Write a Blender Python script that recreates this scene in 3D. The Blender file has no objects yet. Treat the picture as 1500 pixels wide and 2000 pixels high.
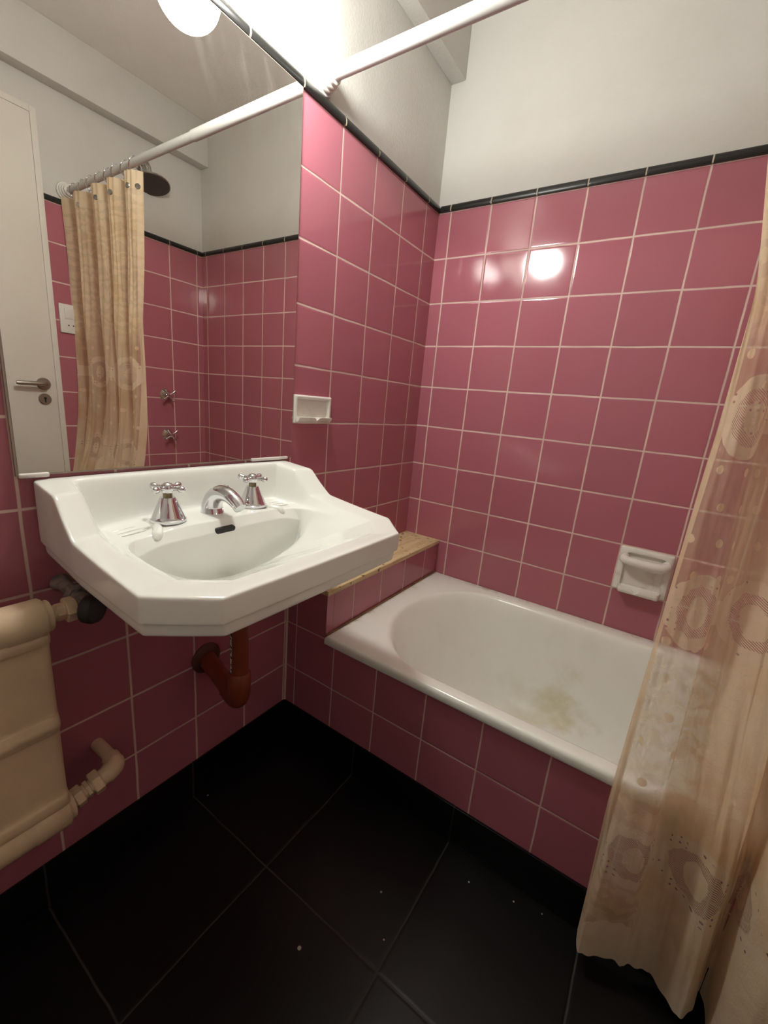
import bpy, bmesh, math, random
from mathutils import Vector, Matrix

random.seed(7)
PI = math.pi
sc = bpy.context.scene
COL = sc.collection

# ------------------------------------------------------------------ camera
RM = [[0.8251927, 0.5581615, 0.0866760],
      [0.2081227, -0.1577927, -0.9652908],
      [-0.5251114, 0.8145902, -0.2463755]]
cam_data = bpy.data.cameras.new('camera')
cam = bpy.data.objects.new('camera', cam_data)
COL.objects.link(cam)
cam_data.sensor_fit = 'HORIZONTAL'
cam_data.sensor_width = 36.0
cam_data.lens = 824.44 / 1500.0 * 36.0
cam_data.clip_start = 0.01
mw = Matrix.Identity(4)
for r in range(3):
    mw[r][0] = RM[0][r]
    mw[r][1] = -RM[1][r]
    mw[r][2] = -RM[2][r]
mw[0][3], mw[1][3], mw[2][3] = 0.877499, -1.552385, 1.080156
cam.matrix_world = mw
sc.camera = cam

# ------------------------------------------------------------------ world, exposure, lamp strength
world = bpy.data.worlds.new('world')
sc.world = world
world.use_nodes = True
world.node_tree.nodes['Background'].inputs[0].default_value = (0.5, 0.47, 0.43, 1)
world.node_tree.nodes['Background'].inputs[1].default_value = 0.2
sc.view_settings.view_transform = 'Standard'
sc.view_settings.look = 'None'
sc.view_settings.exposure = 0.0
sc.view_settings.gamma = 1.0
sc.cycles.sample_clamp_indirect = 0.0      # the mirror image of the lamp lights the room too
sc.cycles.transparent_max_bounces = 24
sc.cycles.max_bounces = 10
sc.cycles.diffuse_bounces = 5
LAMP_POS = (0.140, -0.907, 1.862)
LAMP_R = 0.064
LAMP_STRENGTH = 138.0
LAMP_COLOR = (1.0, 1.0, 0.94)

# ------------------------------------------------------------------ room dimensions (metres)
P = 0.153            # tile pitch
ZT = 1.774           # top of the pink tiles
ZTR = 1.797          # top of black trim
W = 1.47             # room width in x
YN = -2.15           # wall behind the camera
ZC = 2.38            # ceiling
ZB = 0.112           # black skirting height


# ------------------------------------------------------------------ node helper
class NG:
    def __init__(self, name):
        self.m = bpy.data.materials.new(name)
        self.m.use_nodes = True
        self.t = self.m.node_tree
        self.t.nodes.clear()
        self.out = self.t.nodes.new('ShaderNodeOutputMaterial')

    def n(self, kind, **props):
        nd = self.t.nodes.new(kind)
        for k, v in props.items():
            setattr(nd, k, v)
        return nd

    def put(self, sock, v):
        if isinstance(v, bpy.types.NodeSocket):
            self.t.links.new(v, sock)
        elif v is not None:
            if isinstance(v, (tuple, list)) and len(v) == 3 and sock.type == 'RGBA':
                v = (*v, 1.0)
            sock.default_value = v

    def math(self, op, a, b=None, c=None, clamp=False):
        nd = self.n('ShaderNodeMath', operation=op)
        nd.use_clamp = clamp
        for i, v in enumerate((a, b, c)):
            if v is not None:
                self.put(nd.inputs[i], v)
        return nd.outputs[0]

    def step(self, x, lo, hi, a=0.0, b=1.0):
        nd = self.n('ShaderNodeMapRange', interpolation_type='SMOOTHSTEP')
        for i, v in enumerate((x, lo, hi, a, b)):
            self.put(nd.inputs[i], v)
        return nd.outputs[0]

    def mixc(self, f, a, b):
        nd = self.n('ShaderNodeMix', data_type='RGBA')
        self.put(nd.inputs[0], f)
        self.put(nd.inputs[6], a)
        self.put(nd.inputs[7], b)
        return nd.outputs[2]

    def coord(self, which='Object'):
        return self.n('ShaderNodeTexCoord').outputs[which]

    def noise(self, vec, scale, detail=2.0, rough=0.5):
        nd = self.n('ShaderNodeTexNoise')
        self.put(nd.inputs['Vector'], vec)
        nd.inputs['Scale'].default_value = scale
        nd.inputs['Detail'].default_value = detail
        nd.inputs['Roughness'].default_value = rough
        return nd.outputs['Fac']

    def sep(self, vec):
        nd = self.n('ShaderNodeSeparateXYZ')
        self.put(nd.inputs[0], vec)
        return nd.outputs

    def comb(self, x, y, z=0.0):
        nd = self.n('ShaderNodeCombineXYZ')
        for i, v in enumerate((x, y, z)):
            self.put(nd.inputs[i], v)
        return nd.outputs[0]

    def bump(self, h, strength=1.0, dist=1.0):
        nd = self.n('ShaderNodeBump')
        nd.inputs['Strength'].default_value = strength
        nd.inputs['Distance'].default_value = dist
        self.put(nd.inputs['Height'], h)
        return nd.outputs[0]

    def bsdf(self, color, rough=0.5, metal=0.0, normal=None, spec=0.5, coat=0.0):
        nd = self.n('ShaderNodeBsdfPrincipled')
        self.put(nd.inputs['Base Color'], color)
        self.put(nd.inputs['Roughness'], rough)
        self.put(nd.inputs['Metallic'], metal)
        nd.inputs['Specular IOR Level'].default_value = spec
        nd.inputs['Coat Weight'].default_value = coat
        if normal is not None:
            self.put(nd.inputs['Normal'], normal)
        self.t.links.new(nd.outputs[0], self.out.inputs[0])
        return nd


def simple(name, color, rough=0.5, metal=0.0, spec=0.5, var=0.0, scale=20.0, bump=0.0, bscale=60.0):
    g = NG(name)
    co = g.coord()
    c = color
    if var:
        f = g.noise(co, scale, 4)
        lo = tuple(v * (1 - var) for v in color)
        hi = tuple(min(1, v * (1 + var)) for v in color)
        c = g.mixc(g.step(f, 0.3, 0.7), lo, hi)
    nrm = None
    if bump:
        nrm = g.bump(g.noise(co, bscale, 3), 1.0, bump)
    g.bsdf(c, rough, metal, nrm, spec)
    return g.m


PINK = (0.43, 0.140, 0.180)
GROUT = (0.74, 0.56, 0.49)


def grid_mat(name, ua, uo, va, vo, pu, pv, tile, grout, gw, rough, tilt, var, soft=0.0009, grough=0.8, specks=None, spec=0.5):
    """Square tiles laid on two object axes; grout, pillowed faces, each tile a touch off plane."""
    g = NG(name)
    co = g.coord()
    s = g.sep(co)
    U0 = g.math('DIVIDE', g.math('SUBTRACT', s[ua], uo), pu)
    V0 = g.math('DIVIDE', g.math('SUBTRACT', s[va], vo), pv)
    wob = g.math('MULTIPLY', g.math('SUBTRACT', g.noise(co, 9.0, 2), 0.5), 0.022)
    U = g.math('ADD', U0, wob)
    wob2 = g.math('MULTIPLY', g.math('SUBTRACT', g.noise(g.comb(s[2], s[0], s[1]), 9.0, 2), 0.5), 0.022)
    V = g.math('ADD', V0, wob2)
    fu, fv = g.math('FRACT', U), g.math('FRACT', V)
    du = g.math('MULTIPLY', g.math('MINIMUM', fu, g.math('SUBTRACT', 1.0, fu)), pu)
    dv = g.math('MULTIPLY', g.math('MINIMUM', fv, g.math('SUBTRACT', 1.0, fv)), pv)
    d = g.math('MINIMUM', du, dv)
    wn = g.noise(co, 16.0, 3)
    hw = g.math('MULTIPLY', g.math('ADD', 0.72, g.math('MULTIPLY', wn, 0.56)), gw * 0.5)
    mask = g.step(d, g.math('SUBTRACT', hw, soft), g.math('ADD', hw, soft))          # 1 on the tile
    cell = g.comb(g.math('FLOOR', U), g.math('FLOOR', V), 3.7)
    wnode = g.n('ShaderNodeTexWhiteNoise', noise_dimensions='3D')
    g.put(wnode.inputs['Vector'], cell)
    rnd = g.sep(wnode.outputs['Color'])
    k = g.math('ADD', 1.0 - var, g.math('MULTIPLY', wnode.outputs['Value'], 2 * var))
    sc_ = g.n('ShaderNodeVectorMath', operation='SCALE')
    sc_.inputs[0].default_value = tile
    g.put(sc_.inputs['Scale'], k)
    gd = g.mixc(g.step(g.noise(co, 7.0, 4), 0.35, 0.75), grout, tuple(v * 0.78 for v in grout))
    col = g.mixc(mask, gd, sc_.outputs[0])
    if specks:
        for (px, py, pr) in specks:
            dx = g.math('SUBTRACT', s[0], px)
            dy = g.math('SUBTRACT', s[1], py)
            dist = g.math('SQRT', g.math('ADD', g.math('MULTIPLY', dx, dx), g.math('MULTIPLY', dy, dy)))
            col = g.mixc(g.step(dist, pr * 0.7, pr, 1.0, 0.0), col, (0.45, 0.4, 0.36))
    pil = g.math('MULTIPLY', g.step(d, 0.0, 0.007), 0.00045)
    t1 = g.math('MULTIPLY', g.math('SUBTRACT', fu, 0.5), g.math('MULTIPLY', g.math('SUBTRACT', rnd[0], 0.5), tilt))
    t2 = g.math('MULTIPLY', g.math('SUBTRACT', fv, 0.5), g.math('MULTIPLY', g.math('SUBTRACT', rnd[1], 0.5), tilt))
    wav = g.math('MULTIPLY', g.noise(co, 11.0, 1), 0.0005)
    h = g.math('ADD', g.math('ADD', pil, wav), g.math('MULTIPLY', g.math('ADD', t1, t2), mask))
    r = g.mixc(mask, (grough,) * 3, (rough,) * 3)
    sp = g.n('ShaderNodeSeparateColor')
    g.put(sp.inputs[0], r)
    g.bsdf(col, sp.outputs[0], 0.0, g.bump(h), spec)
    return g.m


M = {}
M['tile_back'] = grid_mat('pink tile back', 0, 0.0503, 2, ZT, P, P, PINK, GROUT, 0.0050, 0.11, 0.0024, 0.05)
M['tile_left'] = grid_mat('pink tile left', 1, -0.0918, 2, ZT, P, P, PINK, GROUT, 0.0046, 0.10, 0.0012, 0.05)
M['tile_apron'] = grid_mat('pink tile tub front', 0, 0.042, 2, ZT, P, P, PINK, GROUT, 0.0034, 0.13, 0.0012, 0.05)
M['tile_ledge'] = grid_mat('pink tile ledge', 1, -0.110, 2, ZT - 0.012, P, P, PINK, GROUT, 0.0030, 0.12, 0.0010, 0.05)
M['tile_right'] = grid_mat('pink tile right', 1, -0.034, 2, ZT, P, P, PINK, GROUT, 0.0050, 0.11, 0.0014, 0.05)
M['floor'] = grid_mat('black floor tile', 0, 0.298, 1, -1.026, 0.321, 0.327, (0.0050, 0.0045, 0.0045), (0.045, 0.042, 0.040),
                      0.0032, 0.34, 0.0006, 0.2, specks=[(0.545, -0.905, .0028), (0.47, -1.09, .0045), (0.70, -0.76, .0024),
                                                          (0.60, -0.975, .0022), (0.80, -0.735, .0024), (0.86, -0.72, .002),
                                                          (0.03, -1.0, .003)], spec=0.3)
M['skirt_left'] = grid_mat('black skirting left', 1, -1.026, 2, -1.0, 0.327, 9.0, (0.005, 0.0045, 0.0045), (0.04, 0.037, 0.035), 0.003, 0.25, 0.0, 0.1, spec=0.3)
M['skirt_front'] = grid_mat('black skirting tub', 0, 0.298, 2, -1.0, 0.321, 9.0, (0.005, 0.0045, 0.0045), (0.025, 0.023, 0.022), 0.002, 0.25, 0.0, 0.1, spec=0.3)
M['trim_back'] = grid_mat('black edge tile back', 0, 0.0503, 2, -1.0, P, 9.0, (0.008, 0.008, 0.007), (0.55, 0.47, 0.36), 0.0035, 0.30, 0.0, 0.1)
M['trim_left'] = grid_mat('black edge tile left', 1, -0.0918, 2, -1.0, P, 9.0, (0.008, 0.008, 0.007), (0.55, 0.47, 0.34), 0.0035, 0.30, 0.0, 0.1)
M['trim_right'] = grid_mat('black edge tile right', 1, -0.034, 2, -1.0, P, 9.0, (0.008, 0.008, 0.007), (0.55, 0.47, 0.36), 0.003, 0.30, 0.0, 0.1)


def plaster(name, base, dirt):
    g = NG(name)
    co = g.coord()
    c = g.mixc(g.step(g.noise(co, 3.2, 5, 0.6), 0.40, 0.78), base, dirt)
    h = g.math('ADD', g.math('MULTIPLY', g.noise(co, 140.0, 3), 0.0006), g.math('MULTIPLY', g.noise(co, 9.0, 2), 0.0015))
    g.bsdf(c, 0.72, 0.0, g.bump(h), 0.25)
    return g.m


M['wall'] = plaster('white plaster', (0.60, 0.585, 0.55), (0.565, 0.545, 0.505))
M['ceiling'] = plaster('ceiling paint', (0.80, 0.77, 0.72), (0.76, 0.72, 0.67))
M['door'] = simple('white door paint', (0.71, 0.68, 0.61), 0.45, var=0.03, scale=4)
M['chrome'] = simple('chrome', (0.72, 0.72, 0.74), 0.06, 1.0)
M['worn_chrome'] = simple('worn chrome', (0.50, 0.47, 0.44), 0.22, 1.0, var=0.2, scale=60)
M['brass'] = simple('dull brass stem', (0.30, 0.26, 0.16), 0.35, 1.0)
M['dark_face'] = simple('dark shower plate', (0.05, 0.035, 0.03), 0.5, 0.0, bump=0.002, bscale=260)
M['steel'] = simple('brushed steel', (0.40, 0.37, 0.33), 0.35, 1.0)
M['white_tube'] = simple('white enamelled tube', (0.58, 0.57, 0.55), 0.25)
M['white_plastic'] = simple('white plastic', (0.72, 0.69, 0.64), 0.4)
M['black_hole'] = simple('dark recess', (0.010, 0.009, 0.008), 0.6)
M['black_plastic'] = simple('black plastic', (0.015, 0.014, 0.013), 0.45)
M['corroded'] = simple('corroded valve metal', (0.23, 0.19, 0.16), 0.7, var=0.45, scale=55, bump=0.0014, bscale=90)
M['pipe'] = simple('rust orange plastic pipe', (0.21, 0.042, 0.018), 0.38, var=0.12, scale=12)
M['mirror_back'] = simple('mirror edge', (0.30, 0.24, 0.20), 0.4)
M['glass_lamp'] = None


def porcelain(name, base, stain, lo, hi, scale=5.0, rough=0.10, extra=None):
    g = NG(name)
    co = g.coord()
    c = g.mixc(g.step(g.noise(co, scale, 5, 0.62), lo, hi), base, stain)
    if extra:
        c = extra(g, co, c)
    h = g.math('MULTIPLY', g.noise(co, 10.0, 1), 0.0007)
    g.bsdf(c, rough, 0.0, g.bump(h), 0.55)
    return g.m


def tub_extra(g, co, c):
    s = g.sep(co)
    low = g.step(s[2], 0.10, 0.40, 1.0, 0.10)
    yel = g.step(g.noise(co, 4.2, 5, 0.62), 0.46, 0.70)
    far = g.step(s[0], 0.45, 0.85)
    f = g.math('MULTIPLY', g.math('MULTIPLY', yel, low), far)
    c = g.mixc(g.math('MULTIPLY', f, 0.8), c, (0.54, 0.50, 0.22))
    # rusty grime where the rim meets the ledge and the back wall
    d = g.math('MINIMUM', g.math('MULTIPLY', s[1], -1.0), g.math('SUBTRACT', s[0], 0.16))
    gr = g.math('MULTIPLY', g.step(d, 0.0, 0.045, 1.0, 0.0), g.step(g.noise(co, 22.0, 5, 0.7), 0.50, 0.66))
    gr = g.math('MULTIPLY', gr, g.step(s[2], 0.385, 0.40))
    return g.mixc(g.math('MULTIPLY', gr, 0.6), c, (0.42, 0.27, 0.12))


M['porcelain'] = porcelain('white porcelain', (0.855, 0.87, 0.825), (0.83, 0.84, 0.775), 0.45, 0.75, rough=0.09)
M['enamel'] = porcelain('bath enamel', (0.865, 0.885, 0.82), (0.83, 0.845, 0.76), 0.45, 0.75, rough=0.16, extra=tub_extra)
M['dish'] = porcelain('soap dish ceramic', (0.80, 0.78, 0.71), (0.66, 0.61, 0.52), 0.52, 0.72, 18, 0.16)
M['radiator'] = simple('cream radiator paint', (0.74, 0.57, 0.37), 0.42, var=0.10, scale=8, bump=0.0015, bscale=35)


def wood():
    g = NG('raw wood board')
    co = g.coord()
    s = g.sep(co)
    v = g.comb(g.math('MULTIPLY', s[0], 60.0), g.math('MULTIPLY', s[1], 6.0), g.math('MULTIPLY', s[2], 40.0))
    f = g.noise(v, 1.2, 5, 0.6)
    c = g.mixc(g.step(f, 0.35, 0.7), (0.76, 0.60, 0.36), (0.60, 0.43, 0.22))
    c = g.mixc(g.step(g.noise(co, 45.0, 3), 0.62, 0.70), c, (0.20, 0.12, 0.06))
    g.bsdf(c, 0.6, 0.0, g.bump(f, 1.0, 0.0008), 0.3)
    return g.m


M['wood'] = wood()
M['wood_dark'] = simple('stained wood strip', (0.26, 0.145, 0.07), 0.6, var=0.35, scale=30)


def mirror_mat():
    g = NG('mirror silver')
    co = g.coord()
    s = g.sep(co)
    v = g.comb(0.0, g.math('ADD', g.math('MULTIPLY', s[1], 9.0), g.math('MULTIPLY', s[2], 3.0)), g.math('MULTIPLY', s[2], 2.0))
    sm = g.math('MULTIPLY', g.step(g.noise(v, 2.5, 5, 0.65), 0.50, 0.72), g.step(s[2], 1.40, 1.75))
    gl = g.n('ShaderNodeBsdfGlossy')
    gl.inputs['Color'].default_value = (0.80, 0.785, 0.75, 1)
    gl.inputs['Roughness'].default_value = 0.0
    df = g.n('ShaderNodeBsdfDiffuse')
    df.inputs['Color'].default_value = (0.5, 0.48, 0.44, 1)
    mx = g.n('ShaderNodeMixShader')
    g.put(mx.inputs[0], g.math('MULTIPLY', sm, 0.030))
    g.t.links.new(gl.outputs[0], mx.inputs[1])
    g.t.links.new(df.outputs[0], mx.inputs[2])
    g.t.links.new(mx.outputs[0], g.out.inputs[0])
    return g.m


M['mirror'] = mirror_mat()


def lamp_mat():
    g = NG('lit opal glass')
    e = g.n('ShaderNodeEmission')
    e.inputs['Color'].default_value = (*LAMP_COLOR, 1)
    e.inputs['Strength'].default_value = LAMP_STRENGTH
    g.t.links.new(e.outputs[0], g.out.inputs[0])
    return g.m


M['lamp'] = lamp_mat()


def lace_mat():
    """Cream net curtain: v is height, u runs along the cloth, both in metres."""
    g = NG('cream lace')
    uv = g.coord('UV')
    s = g.sep(uv)
    u, v = s[0], s[1]
    jig = g.math('MULTIPLY', g.math('SUBTRACT', g.noise(uv, 38.0, 2), 0.5), 0.016)
    jig2 = g.math('MULTIPLY', g.math('SUBTRACT', g.noise(g.comb(v, u, 0.3), 38.0, 2), 0.5), 0.016)
    pos = g.coord('Object')
    cell = 0.150
    fu = g.math('MULTIPLY', g.math('SUBTRACT', g.math('FRACT', g.math('DIVIDE', u, cell)), 0.5), cell)
    med, net = None, None
    for row in (1.110, 0.775, 0.310):
        dv = g.math('SUBTRACT', v, row)
        rr = g.math('SQRT', g.math('ADD', g.math('MULTIPLY', fu, fu), g.math('MULTIPLY', dv, dv)))
        disc = g.step(rr, 0.066, 0.069, 1.0, 0.0)
        link = g.math('MULTIPLY', g.step(g.math('ABSOLUTE', fu), 0.052, 0.056),
                      g.step(g.math('ABSOLUTE', dv), 0.022, 0.026, 1.0, 0.0))
        solid = g.math('MAXIMUM', disc, link)
        hu, hv = g.math('ADD', fu, jig), g.math('ADD', dv, jig2)
        r2 = g.math('SQRT', g.math('ADD', g.math('MULTIPLY', hu, hu), g.math('MULTIPLY', hv, hv)))
        core = g.math('SQRT', g.math('ADD', g.math('MULTIPLY', g.math('MULTIPLY', hu, hu), 1.9), g.math('MULTIPLY', hv, hv)))
        hole = g.math('MULTIPLY', g.step(r2, 0.045, 0.047, 1.0, 0.0), g.step(core, 0.027, 0.029))
        med = solid if med is None else g.math('MAXIMUM', med, solid)
        net = hole if net is None else g.math('MAXIMUM', net, hole)
    # openwork of the medallions: fine oblique hatching
    hat = g.math('FRACT', g.math('ADD', g.math('MULTIPLY', u, 170.0), g.math('MULTIPLY', v, 250.0)))
    hatch = g.step(g.math('ABSOLUTE', g.math('SUBTRACT', hat, 0.5)), 0.18, 0.24)
    # small dots on the plain net
    c2 = 0.062
    gu = g.math('SUBTRACT', g.math('FRACT', g.math('ADD', g.math('DIVIDE', u, c2), g.math('MULTIPLY', g.math('FLOOR', g.math('DIVIDE', v, c2)), 0.37))), 0.5)
    gv = g.math('SUBTRACT', g.math('FRACT', g.math('DIVIDE', v, c2)), 0.5)
    gd = g.math('MULTIPLY', g.math('SQRT', g.math('ADD', g.math('MULTIPLY', gu, gu), g.math('MULTIPLY', gv, gv))), c2)
    dots = g.step(gd, 0.0075, 0.0085, 1.0, 0.0)
    # woven scrolls in the upper half and in the lower third
    wob = g.n('ShaderNodeTexWave', wave_type='RINGS')
    g.put(wob.inputs['Vector'], g.comb(u, v, 0.0))
    wob.inputs['Scale'].default_value = 9.0
    wob.inputs['Distortion'].default_value = 9.0
    wob.inputs['Detail'].default_value = 3.0
    wob.inputs['Detail Scale'].default_value = 2.5
    scroll = g.step(wob.outputs['Fac'], 0.45, 0.60)
    upper = g.step(v, 1.19, 1.33)
    a_net = g.math('ADD', g.math('ADD', 0.33, g.step(u, 0.085, 0.17, 0.0, 0.30)), g.math('MULTIPLY', g.noise(g.comb(u, g.math('MULTIPLY', v, 0.25), 0.0), 40.0, 2), 0.12))
    a_up = g.math('ADD', 0.80, g.math('MULTIPLY', scroll, 0.12))
    dense = g.math('MULTIPLY', g.step(v, 0.42, 0.54), g.step(v, 0.66, 0.69, 1.0, 0.0))
    low = g.step(v, 0.40, 0.46, 1.0, 0.0)
    alpha = g.math('ADD', a_net, g.math('MULTIPLY', dense, g.math('MULTIPLY', scroll, 0.16)))
    alpha = g.math('ADD', alpha, g.math('MULTIPLY', low, g.math('ADD', 0.34, g.math('MULTIPLY', scroll, 0.10))))
    gather = g.math('MULTIPLY', g.step(u, 0.15, 0.24), g.step(v, 0.70, 0.92, 1.0, 0.0))      # tighter weave towards the bunched end
    alpha = g.math('MINIMUM', g.math('ADD', alpha, g.math('MULTIPLY', gather, 0.34)), 0.95)
    mu = g.n('ShaderNodeMix', data_type='FLOAT')
    g.put(mu.inputs[0], upper)
    g.put(mu.inputs[2], alpha)
    g.put(mu.inputs[3], a_up)
    alpha = mu.outputs[0]
    alpha = g.math('MAXIMUM', alpha, g.math('MULTIPLY', dots, 0.85))
    alpha = g.math('MAXIMUM', alpha, g.math('MULTIPLY', med, 0.86))
    pin = g.math('SQRT', g.math('ADD', g.math('POWER', g.math('SUBTRACT', g.math('FRACT', g.math('DIVIDE', u, 0.014)), 0.5), 2.0),
                                g.math('POWER', g.math('SUBTRACT', g.math('FRACT', g.math('DIVIDE', v, 0.012)), 0.5), 2.0)))
    ringz = g.step(g.noise(uv, 21.0, 1), 0.56, 0.60)
    pins = g.math('MULTIPLY', g.math('MULTIPLY', g.step(pin, 0.16, 0.20, 1.0, 0.0), ringz), g.math('SUBTRACT', med, net, clamp=True))
    holes = g.math('MAXIMUM', g.math('MULTIPLY', net, g.math('SUBTRACT', 1.0, hatch)), pins)
    alpha = g.math('MULTIPLY', alpha, g.math('SUBTRACT', 1.0, g.math('MULTIPLY', holes, 0.72)))
    # plain hem at the foot with a scalloped upper edge, band at the top, doubled left selvedge
    sca = g.math('ADD', 0.118, g.math('MULTIPLY', g.math('ABSOLUTE', g.math('SINE', g.math('MULTIPLY', u, 21.0))), 0.035))
    hem = g.step(g.math('SUBTRACT', v, sca), -0.001, 0.001, 1.0, 0.0)
    alpha = g.math('MAXIMUM', alpha, g.math('MULTIPLY', hem, 0.94))
    alpha = g.math('MAXIMUM', alpha, g.math('MULTIPLY', g.step(v, 1.742, 1.745), 0.97))
    alpha = g.math('MAXIMUM', alpha, g.math('MULTIPLY', g.step(u, 0.016, 0.018, 1.0, 0.0), 0.86))
    col = g.mixc(g.step(g.noise(pos, 7.0, 4, 0.6), 0.42, 0.72), (0.87, 0.72, 0.50), (0.78, 0.57, 0.34))
    col = g.mixc(g.math('MULTIPLY', g.math('MAXIMUM', med, hem), 0.35), col, (0.88, 0.78, 0.62))
    h = g.math('ADD', g.math('MULTIPLY', g.noise(pos, 300.0, 2), 0.0006), g.math('MULTIPLY', scroll, 0.0002))
    nb = g.bump(h)
    df = g.n('ShaderNodeBsdfDiffuse')
    g.put(df.inputs['Color'], col)
    g.put(df.inputs['Normal'], nb)
    tl = g.n('ShaderNodeBsdfTranslucent')
    g.put(tl.inputs['Color'], col)
    cl = g.n('ShaderNodeMixShader')
    cl.inputs[0].default_value = 0.38
    g.t.links.new(df.outputs[0], cl.inputs[1])
    g.t.links.new(tl.outputs[0], cl.inputs[2])
    tr = g.n('ShaderNodeBsdfTransparent')
    mx = g.n('ShaderNodeMixShader')
    g.put(mx.inputs[0], alpha)
    g.t.links.new(tr.outputs[0], mx.inputs[1])
    g.t.links.new(cl.outputs[0], mx.inputs[2])
    g.t.links.new(mx.outputs[0], g.out.inputs[0])
    return g.m


M['lace'] = lace_mat()


# ------------------------------------------------------------------ mesh helpers
def obj(name, bm, mat, parent=None, smooth=True, angle=40, subsurf=0):
    bmesh.ops.recalc_face_normals(bm, faces=bm.faces)
    me = bpy.data.meshes.new(name)
    bm.to_mesh(me)
    bm.free()
    for m in (mat if isinstance(mat, (list, tuple)) else [mat]):
        me.materials.append(m)
    if smooth:
        for p in me.polygons:
            p.use_smooth = True
        if not subsurf:
            me.set_sharp_from_angle(angle=math.radians(angle))
    o = bpy.data.objects.new(name, me)
    COL.objects.link(o)
    if subsurf:
        md = o.modifiers.new('smooth', 'SUBSURF')
        md.levels = md.render_levels = subsurf
    if parent:
        o.parent = parent
    return o


def tag(o, label, cat, group=None):
    o['label'] = label
    o['category'] = cat
    if group:
        o['group'] = group
    return o


def struct(o):
    o['kind'] = 'structure'
    return o


def thing(name, label, cat, group=None, loc=(0, 0, 0)):
    o = bpy.data.objects.new(name, None)
    o.empty_display_size = 0.05
    o.location = loc
    COL.objects.link(o)
    return tag(o, label, cat, group)


def box(bm, lo, hi, bev=0.0, seg=2, mi=0):
    r = bmesh.ops.create_cube(bm, size=1.0)
    vs = r['verts']
    for v in vs:
        v.co = Vector([lo[i] + (v.co[i] + 0.5) * (hi[i] - lo[i]) for i in range(3)])
    fs = list({f for v in vs for f in v.link_faces})
    for f in fs:
        f.material_index = mi
    if bev:
        es = list({e for v in vs for e in v.link_edges})
        bmesh.ops.bevel(bm, geom=es, offset=bev, segments=seg, profile=0.6, affect='EDGES', material=-1)
    return bm


def loft(bm, loops, close=True, cap0=True, cap1=True, mi=0):
    rows = [[bm.verts.new(p) for p in lp] for lp in loops]
    n = len(rows[0])
    for a, b in zip(rows, rows[1:]):
        for i in range(n if close else n - 1):
            j = (i + 1) % n
            f = bm.faces.new((a[i], a[j], b[j], b[i]))
            f.material_index = mi
    if close and cap0:
        bm.faces.new(rows[0]).material_index = mi
    if close and cap1:
        bm.faces.new(list(reversed(rows[-1]))).material_index = mi
    return rows


def frame(d):
    d = Vector(d).normalized()
    a = Vector((0, 0, 1)) if abs(d.z) < 0.9 else Vector((1, 0, 0))
    x = d.cross(a).normalized()
    return x, d.cross(x).normalized(), d


def lathe(bm, prof, origin, axis=(0, 0, 1), seg=40, mi=0):
    x, y, d = frame(axis)
    o = Vector(origin)
    loops = []
    for r, h in prof:
        r = max(r, 1e-4)
        loops.append([o + d * h + (x * math.cos(t) + y * math.sin(t)) * r for t in [2 * PI * k / seg for k in range(seg)]])
    loft(bm, loops, mi=mi)
    return bm


def tube(bm, pts, rad, seg=24, mi=0, sq=1.0):
    pts = [Vector(p) for p in pts]
    if not isinstance(rad, (list, tuple)):
        rad = [rad] * len(pts)
    loops = []
    px = None
    for i, p in enumerate(pts):
        t = (pts[min(i + 1, len(pts) - 1)] - pts[max(i - 1, 0)]).normalized()
        if px is None:
            px, py, _ = frame(t)
        else:
            px = (px - t * px.dot(t)).normalized()
            py = t.cross(px).normalized()
        loops.append([p + (px * math.cos(a) + py * math.sin(a) * sq) * rad[i] for a in [2 * PI * k / seg for k in range(seg)]])
    loft(bm, loops, mi=mi)
    return bm


def smooth_path(ctrl, n):
    """Catmull-Rom through control points."""
    c = [Vector(p) for p in ctrl]
    c = [c[0] * 2 - c[1]] + c + [c[-1] * 2 - c[-2]]
    out = []
    m = len(c) - 3
    for k in range(n):
        s = k / (n - 1) * m
        i = min(int(s), m - 1)
        t = s - i
        p0, p1, p2, p3 = c[i:i + 4]
        out.append(0.5 * ((2 * p1) + (p2 - p0) * t + (2 * p0 - 5 * p1 + 4 * p2 - p3) * t * t + (3 * p1 - p0 - 3 * p2 + p3) * t ** 3))
    return out


def BM():
    return bmesh.new()


def lerp(a, b, t):
    return tuple(a[i] + (b[i] - a[i]) * t for i in range(len(a)))


# ------------------------------------------------------------------ the setting
bm = BM()
box(bm, (-0.1, YN - 0.1, -0.1), (W + 0.1, 0.1, 0.0))
struct(obj('floor', bm, M['floor'], smooth=False))
bm = BM()
box(bm, (-0.1, YN - 0.1, ZC), (W + 0.1, 0.1, ZC + 0.1))
struct(obj('ceiling', bm, M['ceiling'], smooth=False))



def holed(bm, mk, u0, u1, v0, v1, h, mi):
    """Slab u0..u1 x v0..v1 with a rectangular hole h, as four boxes."""
    a, b, c, d = h
    for (p, q, r, t) in ((u0, a, v0, v1), (b, u1, v0, v1), (a, b, v0, c), (a, b, d, v1)):
        lo, hi = mk(p, q, r, t)
        box(bm, lo, hi, mi=mi)


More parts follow.
